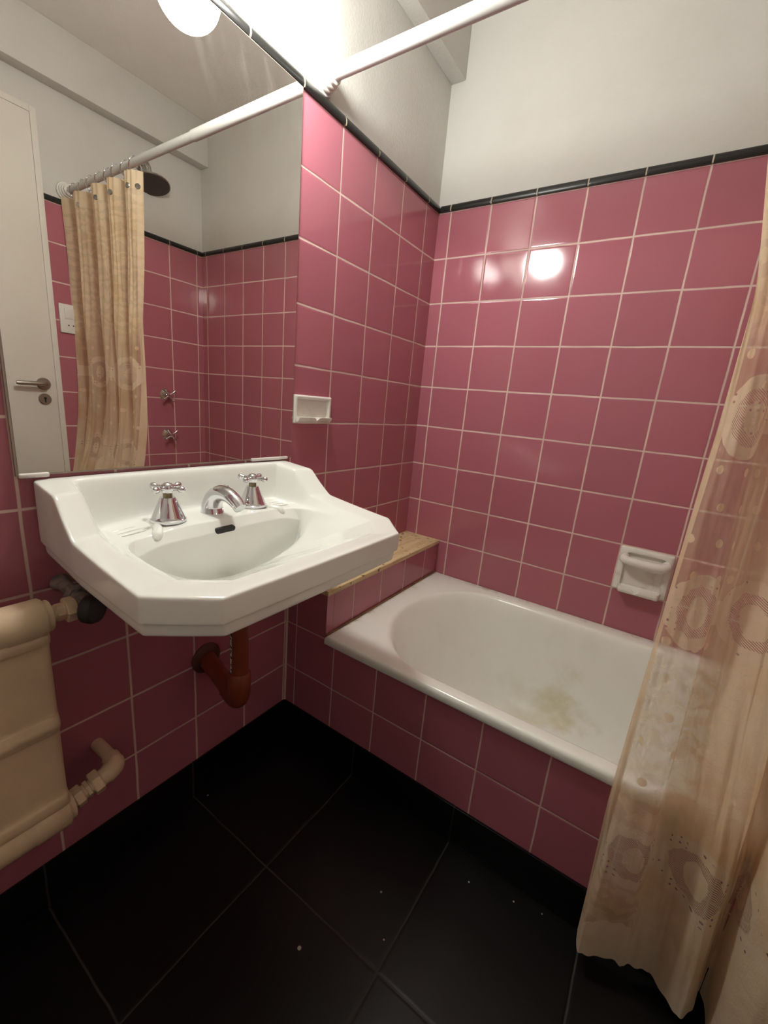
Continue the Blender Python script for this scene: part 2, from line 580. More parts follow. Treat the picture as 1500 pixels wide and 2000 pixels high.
HB = (.824, .959, .561, .694)                  # recess of the dish on the back wall: x0, x1, z0, z1
HL = (-.694, -.557, 1.016, 1.080)              # recess of the dish beside the mirror: y0, y1, z0, z1
bm = BM()
holed(bm, lambda p, q, r, t: ((p, 0.006, r), (q, 0.1, t)), -0.1, W + 0.1, 0.0, ZC, HB, 0)
holed(bm, lambda p, q, r, t: ((p, 0.0, r), (q, 0.006, t)), 0.0, W, 0.0, ZT, HB, 1)
struct(obj('wall_back', bm, [M['wall'], M['tile_back']], smooth=False))
bm = BM()
holed(bm, lambda p, q, r, t: ((-0.1, p, r), (-0.006, q, t)), YN, 0.006, 0.0, ZC, HL, 0)
holed(bm, lambda p, q, r, t: ((-0.006, p, r), (0.0, q, t)), YN, 0.0, 0.0, ZT, HL, 1)
struct(obj('wall_left', bm, [M['wall'], M['tile_left']], smooth=False))
DY0, DY1 = -0.716, -1.640                      # door opening with its frame on the right wall
bm = BM()
box(bm, (W + 0.006, DY0, 0.0), (W + 0.1, 0.006, ZC), mi=0)
box(bm, (W + 0.006, YN, 0.0), (W + 0.1, DY1, ZC), mi=0)
box(bm, (W + 0.006, DY1, 2.085), (W + 0.1, DY0, ZC), mi=0)
box(bm, (W, DY0, 0.0), (W + 0.006, 0.0, ZT), mi=1)
box(bm, (W, YN, 0.0), (W + 0.006, DY1, ZT), mi=1)
struct(obj('wall_right', bm, [M['wall'], M['tile_right']], smooth=False))
bm = BM()
box(bm, (-0.1, YN - 0.1, 0.0), (W + 0.1, YN - 0.006, ZC), mi=0)
struct(obj('wall_near', bm, [M['wall']], smooth=False))

# small plastered beams along the top of both side walls
bm = BM()
box(bm, (-0.006, YN, 2.168), (0.047, 0.006, ZC), 0.004)
struct(obj('ceiling_beam', bm, M['wall']))
bm = BM()
box(bm, (W - 0.058, YN, 2.186), (W + 0.006, 0.006, ZC), 0.004)
struct(obj('ceiling_beam', bm, M['wall']))


def edge_trim(name, axis, a, b, mat):
    """Black quarter-round edge tile lying on the top of the wall tiles."""
    prof = [(0.007, ZT - 0.0), (-0.007, ZT), (-0.009, ZT + 0.005), (-0.0085, ZT + 0.012), (-0.005, ZTR - 0.003), (0.0, ZTR), (0.007, ZTR)]
    bm = BM()
    loops = []
    for t in (a, b):
        lp = []
        for n_, z in prof:
            if axis == 'back':
                lp.append((t, n_, z))
            elif axis == 'left':
                lp.append((-n_, t, z))
            else:
                lp.append((W + n_, t, z))
        loops.append(lp)
    loft(bm, loops)
    return struct(obj(name, bm, mat))


edge_trim('trim_1', 'back', 0.009, W - 0.009, M['trim_back'])
edge_trim('trim_2', 'left', -0.004, YN, M['trim_left'])
edge_trim('trim_3', 'right', -0.004, DY0, M['trim_right'])

# skirting
bm = BM()
box(bm, (0.0, YN, 0.0), (0.006, -0.697, ZB), 0.0015)
struct(obj('baseboard_left', bm, M['skirt_left']))
bm = BM()
box(bm, (0.006, -0.702, 0.0), (W, -0.695, ZB), 0.0015)
struct(obj('baseboard_back', bm, M['skirt_front']))

# tiled front of the built-in bath and the low ledge front in one plane
bm = BM()
box(bm, (0.0, -0.695, 0.0), (W, -0.665, 0.384))
box(bm, (0.0, -0.695, 0.384), (0.160, -0.665, 0.536))
struct(obj('wall_tub_front', bm, M['tile_apron'], smooth=False))
# thin grout bead in the corner between the bath front and the left wall
bm = BM()
tube(bm, [(0.0015, -0.6965, ZB), (0.0015, -0.6965, 0.54)], 0.004, 8)
struct(obj('trim_4', bm, simple('corner grout', GROUT, 0.8)))

# door in the right wall (seen in the mirror)
bm = BM()
for (y0, y1, z0, z1) in ((DY0, DY0 - 0.022, 0, 2.085), (DY1 + 0.022, DY1, 0, 2.085), (DY0 - 0.022, DY1 + 0.022, 2.063, 2.085)):
    box(bm, (W - 0.004, min(y0, y1), z0), (W + 0.09, max(y0, y1), z1), 0.002)
struct(obj('trim_5', bm, M['door']))
bm = BM()
box(bm, (W - 0.003, DY1 + 0.0228, 0.006), (W + 0.039, DY0 - 0.0228, 2.0622), 0.001)
door = struct(obj('door_1', bm, M['door']))
bm = BM()
lathe(bm, [(0.001, 0), (0.026, 0.0), (0.026, 0.006), (0.023, 0.009), (0.010, 0.009), (0.010, 0.042), (0.001, 0.042)], (W - 0.001, -0.786, 1.037), (-1, 0, 0))
pts = smooth_path([(W - 0.036, -0.784, 1.037), (W - 0.043, -0.80, 1.037), (W - 0.044, -0.84, 1.037), (W - 0.043, -0.892, 1.036)], 16)
tube(bm, pts, [0.009] * 15 + [0.007], 16)
h = obj('door_handle', bm, M['steel'], door)
h['label'] = 'brushed steel lever handle'
bm = BM()
lathe(bm, [(0.001, 0), (0.024, 0.0), (0.024, 0.006), (0.021, 0.009), (0.001, 0.009)], (W - 0.001, -0.787, 0.972), (-1, 0, 0))
kr = obj('keyhole_rosette', bm, M['steel'], door)
kr['label'] = 'round steel keyhole plate'
bm = BM()
box(bm, (W - 0.0125, -0.7895, 0.958), (W - 0.0095, -0.7845, 0.972), 0.001)
lathe(bm, [(0.001, 0), (0.005, 0.0), (0.005, 0.0035), (0.001, 0.0035)], (W - 0.0095, -0.787, 0.976), (-1, 0, 0), 16)
obj('keyhole', bm, M['black_hole'], kr)

# ------------------------------------------------------------------ lamp above the mirror
lamp = thing('wall_lamp', 'lit white globe wall lamp above the mirror', 'lamp', loc=(-0.006, LAMP_POS[1], LAMP_POS[2]))


def at(o, parent):
    o.parent = parent
    o.matrix_parent_inverse = Matrix.Translation(-parent.location)
    return o


bm = BM()
bmesh.ops.create_uvsphere(bm, u_segments=40, v_segments=24, radius=LAMP_R, matrix=Matrix.Translation(LAMP_POS))
at(obj('globe', bm, M['lamp']), lamp)
bm = BM()
lathe(bm, [(0.001, 0), (0.048, 0.0), (0.048, 0.010), (0.040, 0.016), (0.030, 0.020), (0.030, 0.082), (0.001, 0.083)], (-0.006, LAMP_POS[1], LAMP_POS[2]), (1, 0, 0))
at(obj('lamp_holder', bm, M['white_plastic']), lamp)

# ------------------------------------------------------------------ mirror
mir = thing('wall_mirror', 'large frameless wall mirror above the sink reflecting the curtain and door', 'mirror', loc=(0, -1.01, 0.914))
bm = BM()
box(bm, (0.0005, -1.3165, 0.9135), (0.0062, -0.7055, 1.7725))
at(obj('backing', bm, M['mirror_back'], smooth=False), mir)
bm = BM()
box(bm, (0.0062, -1.313, 0.9165), (0.0066, -0.7065, 1.7715))
at(obj('mirror_glass', bm, M['mirror'], smooth=False), mir)

for y0, y1 in ((-1.314, -1.272), (-.845, -.722)):
    bm = BM()
    box(bm, (0.001, y0, 0.9100), (0.0105, y1, 0.9180), 0.003, 3)
    o = at(obj('mirror_clip', bm, M['white_plastic']), mir)
    o['label'] = 'white clip under the mirror edge'

# ------------------------------------------------------------------ wash basin
YS = -1.010


def half(*pts):
    """Half loop (x, u, z) from the back centre round the bath side to the front centre, with tight corners, mirrored."""
    p = list(pts)
    h = [p[0], p[1], p[2], lerp(p[2], p[3], 0.82), p[3], lerp(p[3], p[4], 0.15), lerp(p[3], p[4], 0.88), p[4], lerp(p[4], p[5], 0.30), p[5], lerp(p[5], p[6], 0.75), p[6], lerp(p[6], p[7], 0.12), p[7], lerp(p[7], p[8], 0.94), p[8],
         lerp(p[8], p[9], 0.12), p[9], lerp(p[9], p[10], 0.88), p[10], lerp(p[10], p[11], 0.06), p[11], p[12]]
    full = [(x, YS + u, z) for x, u, z in h] + [(x, YS - u, z) for x, u, z in reversed(h[1:-1])]
    return full


OUT = [(0.0012, 0), (0.0012, .10), (0.0012, .20), (0.0012, .286), (.100, .291), (.130, .293), (.165, .295), (.26, .296), (.355, .296),
       (.3925, .259), (.430, .222), (.432, .11), (.433, 0)]
TOP = [.907, .907, .907, .906, .897, .866, .838, .8255, .816, .8135, .8125, .8125, .8125]


def outline(inset, zs):
    pts = []
    for (x, u), z in zip(OUT, zs):
        cx, cu = .20, 0.0
        k = 1.0
        xx = x if x < 0.01 else x - inset * (1.0 if x > .36 else max(0.0, (x - .1)) / .27)
        uu = u - inset * min(1.0, u / .2)
        pts.append((max(xx, 0.0012), uu, z))
    return half(*pts)


def bot(z_front, z_back):
    return [z_back + (z_front - z_back) * min(1.0, x / .40) for x, u in OUT]


loops = []


def scaled(k, z, cx=.19):
    return half(*[(max(.0012, cx + (x - cx) * k), u * k, z) for x, u in OUT])


loops.append(scaled(.10, .660))
loops.append(scaled(.45, .668))
loops.append(scaled(.78, .730))
loops.append(outline(.030, bot(.744, .767)))
loops.append(outline(.010, bot(.7465, .772)))
loops.append(outline(.0066, bot(.7495, .776)))
loops.append(outline(.0060, bot(.7685, .7940)))
loops.append(outline(.0050, bot(.7700, .7955)))
loops.append(outline(.0010, bot(.7710, .7965)))
loops.append(outline(.0, bot(.7725, .7985)))
loops.append(outline(.0, [z - .010 for z in TOP]))
loops.append(outline(.0, [z - .0035 for z in TOP]))
loops.append(outline(.0022, [z - .0004 for z in TOP]))
loops.append(outline(.0080, [z - .0000 for z in TOP]))
R1 = half((.020, 0, .907), (.020, .10, .907), (.020, .19, .907), (.024, .238, .906), (.078, .246, .896), (.108, .248, .865), (.140, .249, .8375),
          (.24, .252, .821), (.336, .247, .8145), (.371, .213, .812), (.405, .180, .811), (.407, .09, .811), (.407, 0, .811))
loops.append(R1)
R1b = half((.027, 0, .902), (.027, .10, .902), (.027, .188, .902), (.031, .232, .901), (.078, .240, .890), (.107, .243, .859), (.138, .245, .832),
           (.24, .2475, .8185), (.335, .243, .8135), (.369, .210, .811), (.402, .178, .8105), (.404, .09, .8105), (.404, 0, .8105))
loops.append(R1b)
R2 = half((.036, 0, .828), (.036, .10, .828), (.037, .178, .826), (.042, .216, .824), (.085, .224, .822), (.112, .228, .818), (.140, .232, .8155),
          (.24, .236, .813), (.333, .234, .8115), (.3625, .2045, .8105), (.391, .175, .810), (.393, .088, .810), (.393, 0, .810))
loops.append(R2)
R2b = half((.044, 0, .8215), (.044, .10, .8215), (.044, .170, .816), (.049, .208, .814), (.088, .217, .8135), (.114, .222, .8125), (.146, .227, .8125),
           (.24, .231, .811), (.330, .230, .810), (.358, .202, .8095), (.3865, .173, .8095), (.3885, .087, .8095), (.3885, 0, .8095))
loops.append(R2b)
DK = half((.090, 0, .8215), (.090, .10, .8215), (.090, .165, .8135), (.090, .200, .8125), (.112, .212, .8125), (.134, .217, .8115), (.160, .222, .811),
          (.245, .2275, .810), (.328, .227, .8085), (.356, .200, .808), (.383, .172, .808), (.385, .086, .808), (.385, 0, .808))
loops.append(DK)
B1 = half((.137, 0, .8205), (.137, .105, .8205), (.132, .160, .8135), (.134, .190, .8115), (.146, .207, .8105), (.163, .214, .810), (.184, .219, .809),
          (.25, .224, .8075), (.3255, .2235, .8065), (.353, .1975, .806), (.380, .170, .806), (.382, .086, .806), (.382, 0, .806))
loops.append(B1)
B2 = half((.151, 0, .797), (.151, .105, .797), (.150, .150, .797), (.152, .199, .782), (.158, .194, .757), (.168, .184, .751), (.178, .172, .745),
          (.185, .138, .735), (.187, .110, .729), (.184, .095, .722), (.181, .080, .716), (.178, .040, .707), (.177, 0, .705))
for t in (.05, .5, .93):
    loops.append([lerp(p, q, t) for p, q in zip(B1, B2)])
loops.append(B2)
# steep half-round well against the back of the bowl
for k, f in ((.985, .16), (.92, .60), (.70, .90), (.35, .985), (.12, 1.0)):
    loops.append([(.163 + (x - .163) * k, YS + (y - YS) * k, z + (.678 - z) * f) for x, y, z in B2])
bm = BM()
loft(bm, loops)
sink = thing('wash_basin', 'white porcelain wall-hung wash basin with chamfered corners below the mirror', 'sink', loc=(0, YS, 0.80))
at(obj('basin', bm, M['porcelain'], subsurf=2), sink)
# overflow slot
bm = BM()
cap = []
for k in range(24):
    a = 2 * PI * k / 24
    cy = 0.0175 if math.cos(a) >= 0 else -0.0175
    cap.append((cy + 0.0058 * math.cos(a), 0.0058 * math.sin(a)))
loft(bm, [[(0.1465, YS - 0.016 + c, 0.8005 + d) for c, d in cap], [(0.1522, YS - 0.016 + c, 0.7995 + d) for c, d in cap]])
o = at(obj('overflow_slot', bm, M['black_hole']), sink)
o['label'] = 'dark overflow slot in the back of the bowl'
bm = BM()
lathe(bm, [(0.001, .0045), (0.008, .0045), (.017, .004), (.023, .0045), (.026, .002), (.026, -.004), (.001, -.004)], (.163, YS, .679))
o = at(obj('drain', bm, M['chrome']), sink)
o['label'] = 'chrome drain ring'
# ridged soap rests on both ends of the tap deck
for sgn in (-1, 1):
    bm = BM()
    for k in range(4):
        x = .056 + k * .0165
        tube(bm, [(x, YS + sgn * .152, .8150), (x + .001, YS + sgn * .160, .8147), (x + .002, YS + sgn * .180, .8140), (x + .003, YS + sgn * .198, .8132)],
             [.0006, .0018, .0018, .0006], 10)
    at(obj('soap_ridges', bm, M['porcelain']), sink)
    bm = BM()
    tube(bm, smooth_path([(.050, YS + sgn * .124, .8125), (.085, YS + sgn * .128, .8135), (.112, YS + sgn * .136, .8145), (.130, YS + sgn * .146, .8125), (.140, YS + sgn * .156, .806)], 20),
         [.006] + [.0095] * 16 + [.0085, .007, .004], 16)
    at(obj('soap_rest_rim', bm, M['porcelain']), sink)


def basin_tap(y, label):
    t = thing('basin_tap', label, 'tap', 'basin taps', loc=(.090, y, .8215))
    bm = BM()
    lathe(bm, [(.001, -.001), (.0315, -.001), (.033, .002), (.0325, .005), (.0305, .0065), (.0285, .012), (.0235, .024), (.0185, .036), (.0155, .044), (.0135, .0475), (.001, .048)],
          (.090, y, .8215))
    at(obj('bell', bm, M['chrome']), t)
    bm = BM()
    lathe(bm, [(.001, .047), (.0085, .047), (.0085, .056), (.007, .058), (.001, .058)], (.090, y, .8215), seg=20)
    at(obj('stem', bm, M['brass']), t)
    bm = BM()
    c = Vector((.090, y, .8215 + .066))
    lathe(bm, [(.001, .056), (.009, .056), (.0115, .060), (.0125, .066), (.0105, .072), (.006, .0755), (.001, .0765)], (.090, y, .8215), seg=24)
    for k in range(4):
        a = math.radians(22 + 90 * k)
        d = Vector((math.cos(a), math.sin(a), 0))
        lathe(bm, [(.0045, .006), (.0036, .016), (.0034, .022), (.0048, .025), (.0066, .029), (.0066, .033), (.0045, .0365), (.001, .0375)], c, d, seg=16)
    at(obj('cross_handle', bm, M['chrome']), t)
    return t


basin_tap(YS - .102, 'chrome cross-handle basin tap on the radiator side of the spout')
basin_tap(YS + .102, 'chrome cross-handle basin tap on the bathtub side of the spout')
bm = BM()
pts = smooth_path([(.083, YS, .818), (.083, YS, .836), (.092, YS, .855), (.112, YS, .868), (.138, YS, .869), (.162, YS, .860), (.178, YS, .848)], 26)
rad = [.0255 + (.0125 - .0255) * min(1.0, (k / 25) ** 0.7) for k in range(26)]
tube(bm, pts, rad, 28)
sp = tag(obj('basin_spout', bm, M['chrome']), 'curved chrome spout at the middle of the wash basin', 'spout')
bm = BM()
lathe(bm, [(.001, 0), (.006, 0), (.006, .009), (.0045, .011), (.001, .011)], (.112, YS + .012, .873), (0, .3, 1), 14)
obj('air_nozzle', bm, M['worn_chrome'], sp)

# ------------------------------------------------------------------ waste pipe below the basin
pipe = thing('waste_pipe', 'rust orange plastic waste pipe running from the basin into the wall', 'pipe', loc=(.165, -1.003, .39))
bm = BM()
tube(bm, [(.168, -1.004, .664), (.168, -1.004, .44)], .0205, 32)
up = at(obj('riser', bm, M['pipe']), pipe)
bm = BM()
tube(bm, [(.168, -1.004, .458), (.168, -1.004, .452), (.168, -1.004, .415)], [.0215, .0255, .0255], 32)
tube(bm, smooth_path([(.168, -1.004, .43), (.168, -1.003, .402), (.160, -1.001, .383), (.142, -.997, .376), (.115, -.993, .380)], 20), .0245, 32)
at(obj('elbow', bm, M['pipe']), pipe)
bm = BM()
tube(bm, [(.125, -.994, .379), (.03, -.982, .401), (.001, -.978, .407)], .0215, 32)
at(obj('wall_branch', bm, M['pipe']), pipe)
bm = BM()
lathe(bm, [(.022, 0), (.040, 0), (.040, .003), (.034, .008), (.024, .011), (.022, .011)], (.0005, -.978, .407), (1, 0, 0), 36)
at(obj('wall_rosette', bm, simple('dark brown collar', (.10, .035, .02), .5)), pipe)


def stripe_mat():
    g = NG('printed pipe stripe')
    co = g.coord()
    s = g.sep(co)
    nz = g.noise(g.comb(g.math('MULTIPLY', s[0], 90.0), g.math('MULTIPLY', s[1], 90.0), g.math('MULTIPLY', s[2], 160.0)), 1.0, 1)
    c = g.mixc(g.step(nz, 0.53, 0.56), (0.75, 0.68, 0.62), (0.05, 0.03, 0.03))
    g.bsdf(c, 0.5)
    return g.m


bm = BM()
lp = []
for z in (.662, .60, .53, .462):
    lp.append([(.168 + .0209 * math.cos(a), -1.004 + .0209 * math.sin(a), z) for a in [math.radians(t) for t in (-112, -104, -96, -88)]])
loft(bm, lp, close=False)
o = at(obj('printed_stripe', bm, stripe_mat()), pipe)
o['label'] = 'narrow white printed stripe'

# ------------------------------------------------------------------ ledge between basin wall and bath
ledge = thing('tiled_ledge', 'low tiled ledge with a raw wooden board top at the end of the bathtub', 'ledge', loc=(.08, -.35, .40))
bm = BM()
box(bm, (0.001, -.664, .384), (.160, -.001, .534))
at(obj('tiled_body', bm, M['tile_ledge'], smooth=False), ledge)
bm = BM()
box(bm, (0.001, -.699, .5365), (.1655, -.001, .552), .002)
o = at(obj('wooden_board', bm, M['wood']), ledge)
o['label'] = 'raw wooden board top'
bm = BM()
box(bm, (.1602, -.694, .404), (.1660, -.001, .4135), .0015)
o = at(obj('bottom_strip', bm, M['wood_dark']), ledge)
o['label'] = 'brown strip along the bath rim'

# ------------------------------------------------------------------ bathtub


def stadium(x0, x1, y0, y1, ax, z, n=16):
    """Straight sides with half-elliptic ends."""
    yc, b = (y0 + y1) / 2, (y1 - y0) / 2
    pts = []
    for k in range(n + 1):
        a = PI / 2 + PI * k / n
        pts.append((x0 + ax + ax * math.cos(a), yc + b * math.sin(a), z))
    for k in range(1, 8):
        t = k / 8
        pts.append((x0 + ax + (x1 - x0 - 2 * ax) * t, y0, z))
    for k in range(n + 1):
        a = -PI / 2 + PI * k / n
        pts.append((x1 - ax + ax * math.cos(a), yc + b * math.sin(a), z))
    for k in range(1, 8):
        t = k / 8
        pts.append((x1 - ax - (x1 - x0 - 2 * ax) * t, y1, z))
    return pts


TX0, TX1, TY0, TY1 = .161, W - .001, -.7015, -.001


def rim_from(inner, inset, z):
    """Rectangular outer loop matching the inner loop point for point."""
    cx, cy = (TX0 + TX1) / 2, (TY0 + TY1) / 2
    pts = []
    n = 16
    x0, x1, y0, y1 = TX0 + inset, TX1 - inset, TY0 + inset, TY1 - inset * 0.4
    for k, (x, y, _) in enumerate(inner):
        if k <= n:                                       # first end
            t = k / n
            if t < .25:
                p = (x0 + .19 * (1 - t / .25), y1)
            elif t > .75:
                p = (x0 + .19 * ((t - .75) / .25), y0)
            else:
                p = (x0, y1 + (y0 - y1) * (t - .25) / .5)
        elif k < n + 8:
            t = (k - n) / 8
            p = (x0 + .19 + (x1 - x0 - .38) * t, y0)
        elif k <= 2 * n + 8:
            t = (k - n - 8) / n
            if t < .25:
                p = (x1 - .19 * (1 - t / .25), y0)
            elif t > .75:
                p = (x1 - .19 * ((t - .75) / .25), y1)
            else:
                p = (x1, y0 + (y1 - y0) * (t - .25) / .5)
        else:
            t = (k - 2 * n - 8) / 8
            p = (x1 - .19 - (x1 - x0 - .38) * t, y1)
        pts.append((p[0], p[1], z))
    return pts


in0 = stadium(.236, 1.405, -.662, -.058, .235, .409)
bm = BM()
tl = [rim_from(in0, .012, .3845), rim_from(in0, .001, .3845), rim_from(in0, .0, .387), rim_from(in0, .0005, .400), rim_from(in0, .0025, .4065),
      rim_from(in0, .007, .4098), rim_from(in0, .014, .4108),
      stadium(.228, 1.413, -.667, -.053, .238, .4100), stadium(.236, 1.405, -.661, -.059, .235, .4080), stadium(.243, 1.400, -.655, -.065, .232, .4010),
      stadium(.252, 1.394, -.648, -.072, .229, .385), stadium(.285, 1.382, -.637, -.083, .222, .32), stadium(.330, 1.368, -.622, -.098, .215, .23),
      stadium(.385, 1.352, -.600, -.120, .205, .14), stadium(.440, 1.330, -.570, -.150, .190, .085), stadium(.53, 1.28, -.51, -.21, .140, .064),
      stadium(.80, 1.10, -.40, -.32, .038, .060)]
loft(bm, tl, cap0=False)
tub = thing('bathtub', 'white enamel built-in bathtub along the back wall', 'bathtub', loc=(.8, -.35, 0))
at(obj('tub_body', bm, M['enamel'], angle=75), tub)
bm = BM()
lathe(bm, [(.001, .004), (.012, .004), (.024, .005), (.028, .002), (.028, -.003), (.001, -.003)], (1.16, -.36, .066))
o = at(obj('tub_drain', bm, M['chrome']), tub)
o['label'] = 'chrome drain ring'

# ------------------------------------------------------------------ soap dishes
# big dish with a grab bar on the back wall
X0, X1, Z0, Z1 = .8165, .9660, .5535, .7010
dish = thing('soap_dish', 'white ceramic soap dish with a grab bar on the back wall above the bathtub', 'soap dish', loc=(.891, 0, .63))


def rrect(x0, x1, z0, z1, r, y, n=6):
    pts = []
    for cx, cz, a0 in ((x1 - r, z1 - r, 0), (x0 + r, z1 - r, 90), (x0 + r, z0 + r, 180), (x1 - r, z0 + r, 270)):
        for k in range(n + 1):
            a = math.radians(a0 + 90 * k / n)
            pts.append((cx + r * math.cos(a), y, cz + r * math.sin(a)))
    return pts


bm = BM()
loft(bm, [rrect(X0, X1, Z0, Z1, .004, 0.0), rrect(X0, X1, Z0, Z1, .004, -.006), rrect(X0 + .002, X1 - .002, Z0 + .002, Z1 - .002, .004, -.008),
          rrect(X0 + .014, X1 - .014, Z0 + .010, Z1 - .012, .012, -.010), rrect(X0 + .018, X1 - .018, Z0 + .014, Z1 - .016, .012, -.0095),
          rrect(X0 + .019, X1 - .019, Z0 + .015, Z1 - .017, .012, -.004), rrect(X0 + .021, X1 - .021, Z0 + .017, Z1 - .019, .012, .018),
          rrect(X0 + .027, X1 - .027, Z0 + .023, Z1 - .025, .012, .027), rrect(X0 + .040, X1 - .040, Z0 + .034, Z1 - .036, .012, .030)], cap0=True)
at(obj('plate', bm, M['dish'], angle=60), dish)
# scoop: shelf lip with a notch at the foot
bm = BM()
pr = []
n = 25
for k in range(n):
    t = k / (n - 1)
    x = X0 + .014 + (X1 - X0 - .028) * t
    e = math.sin(PI * min(1.0, t / .12)) if t < .06 else (math.sin(PI * min(1.0, (1 - t) / .12)) if t > .94 else 1.0)
    nt = math.exp(-((t - .42) / .07) ** 2)
    lift = .017 - .013 * nt
    dep = .014 + .027 * e
    pr.append([(x, -.002, Z0 + .004), (x, -.5 * dep, Z0 + .001), (x, -dep, Z0 + .003), (x, -dep - .003, Z0 + .004 + lift * .6), (x, -dep + .001, Z0 + .005 + lift),
               (x, -dep + .007, Z0 + .004 + lift * .8), (x, -dep * .5, Z0 + .011), (x, -.002, Z0 + .020)])
loft(bm, pr)
at(obj('tray', bm, M['dish'], angle=70), dish)
bm = BM()
bar = smooth_path([(X0 + .018, -.006, Z1 - .034), (X0 + .015, -.018, Z1 - .035), (X0 + .020, -.029, Z1 - .037), (X0 + .036, -.034, Z1 - .039), (.891, -.035, Z1 - .040),
                   (X1 - .036, -.034, Z1 - .039), (X1 - .020, -.029, Z1 - .037), (X1 - .015, -.018, Z1 - .035), (X1 - .018, -.006, Z1 - .034)], 40)
tube(bm, bar, .0135, 20)
at(obj('grab_bar', bm, M['dish']), dish)

# half-tile dish beside the mirror on the left wall
Y0, Y1, Z0, Z1 = -.7015, -.5505, 1.0085, 1.0855
dish2 = thing('soap_dish', 'small white ceramic soap dish with a notched lip beside the mirror', 'soap dish', loc=(0, -.626, 1.047))


def rr2(y0, y1, z0, z1, r, x):
    return [(x, a, c) for (a, _, c) in rrect(y0, y1, z0, z1, r, 0)]


bm = BM()
loft(bm, [rr2(Y0, Y1, Z0, Z1, .003, .0), rr2(Y0, Y1, Z0, Z1, .003, .007), rr2(Y0 + .002, Y1 - .002, Z0 + .002, Z1 - .002, .003, .009),
          rr2(Y0 + .008, Y1 - .009, Z0 + .014, Z1 - .007, .005, .010), rr2(Y0 + .011, Y1 - .012, Z0 + .017, Z1 - .010, .005, .008),
          rr2(Y0 + .013, Y1 - .014, Z0 + .018, Z1 - .012, .005, -.010), rr2(Y0 + .020, Y1 - .021, Z0 + .024, Z1 - .018, .005, -.014)])
at(obj('plate', bm, M['dish'], angle=50), dish2)
bm = BM()
pr = []
for k in range(33):
    t = k / 32
    y = Y0 + .007 + (Y1 - Y0 - .015) * t
    nt = math.exp(-((t - .54) / .055) ** 2)
    zz = Z0 + .017 - .008 * nt
    dep = .020 - .002 * nt
    pr.append([(.002, y, Z0 + .006), (dep - .006, y, Z0 + .004), (dep, y, zz - .006), (dep + .001, y, zz), (dep - .003, y, zz + .001), (dep - .006, y, zz - .002), (.002, y, Z0 + .014)])
loft(bm, pr)
at(obj('lip', bm, M['dish'], angle=70), dish2)
bm = BM()
lathe(bm, [(.0005, 0), (.0028, 0), (.0028, .0012), (.0005, .0012)], (-.0142, -.603, 1.064), (1, 0, 0), 12)
o = at(obj('rust_spot', bm, simple('rust spot', (.10, .07, .04), .7)), dish2)
o['label'] = 'dark rust spot'

# ------------------------------------------------------------------ curtain rod
RY, RZ = -.632, 1.832
rod = thing('curtain_rod', 'white tubular shower curtain rod above the bathtub', 'curtain rod', loc=(0, RY, RZ))
bm = BM()
tube(bm, [(0.0, RY, RZ), (.551, RY, RZ), (.5515, RY, RZ)], [.0150, .0150, .0142], 32)
at(obj('outer_tube', bm, M['white_tube']), rod)
bm = BM()
tube(bm, [(.5516, RY, RZ), (W + .003, RY, RZ)], .0130, 32)
at(obj('inner_tube', bm, M['white_tube']), rod)
for sx, d in ((-.0055, 1), (W + .0055, -1)):
    bm = BM()
    lathe(bm, [(.014, 0), (.036, 0), (.037, .004), (.035, .009), (.031, .011), (.031, .017), (.0285, .020), (.0265, .021), (.0265, .028), (.024, .031), (.0215, .032),
               (.0215, .041), (.019, .043), (.0152, .043)], (sx, RY, RZ), (d, 0, 0), 40)
    o = at(obj('wall_flange', bm, M['white_plastic']), rod)
    o['label'] = 'stepped white rubber end flange'

# ------------------------------------------------------------------ lace curtain
TOPP = [(.872, -.622), (.900, -.650), (.935, -.655), (.962, -.625), (.995, -.612), (1.028, -.648), (1.058, -.658), (1.080, -.625), (1.108, -.608),
        (1.140, -.652), (1.180, -.660), (1.218, -.622), (1.255, -.610), (1.295, -.650), (1.335, -.660), (1.374, -.628), (1.410, -.622), (1.4535, -.662)]
BOTP = [(.929, -.752), (.944, -.780), (1.000, -.766), (1.028, -.722), (1.068, -.734), (1.106, -.760), (1.130, -.748), (1.136, -.706), (1.148, -.712),
        (1.158, -.800), (1.215, -.838), (1.268, -.800), (1.290, -.735), (1.338, -.800), (1.386, -.818), (1.412, -.755), (1.436, -.755), (1.458, -.795)]
MIDX = {1.80: .872, 1.50: .906, 1.30: .940, 1.10: .941, .80: .932, .40: .924, .03: .929}
ZTOP, ZHEM = 1.800, .045


def edge_x(z):
    ks = sorted(MIDX)
    for a, b in zip(ks, ks[1:]):
        if z <= b:
            t = max(0.0, (z - a) / (b - a))
            return MIDX[a] + (MIDX[b] - MIDX[a]) * t
    return MIDX[ks[-1]]


def cloth_row(z, n):
    t = (ZTOP - z) / (ZTOP - ZHEM)
    # the cloth hangs straight inside the line of the rod, then leans out over the bath rim
    lean = 1.0 / (1.0 + math.exp(-(t - .69) * 15))
    ctrl = []
    for i, ((x0, y0), (x1, y1)) in enumerate(zip(TOPP, BOTP)):
        w = i / (len(TOPP) - 1)
        mx = x0 + (x1 - x0) * t ** 0.8
        ex = edge_x(z)
        k = max(0.0, 1 - w * 4.0)
        mx = mx * (1 - k) + (ex + (mx - (x0 + (BOTP[0][0] - TOPP[0][0]) * 0 + (TOPP[0][0] - x0)) * 0 - mx) + (x0 - TOPP[0][0]) * (1 - t) + (x1 - BOTP[0][0]) * t) * k
        ytop = y0 + .012 * math.sin(PI * min(1.0, t * 1.6))
        my = ytop + (y1 - ytop) * lean
        if .30 < z < .46:                                # never inside the bath rim
            my = min(my, -.709 - .010 * (1 - w) * (z < .40))
        ctrl.append((mx, my, z))
    return smooth_path(ctrl, n)


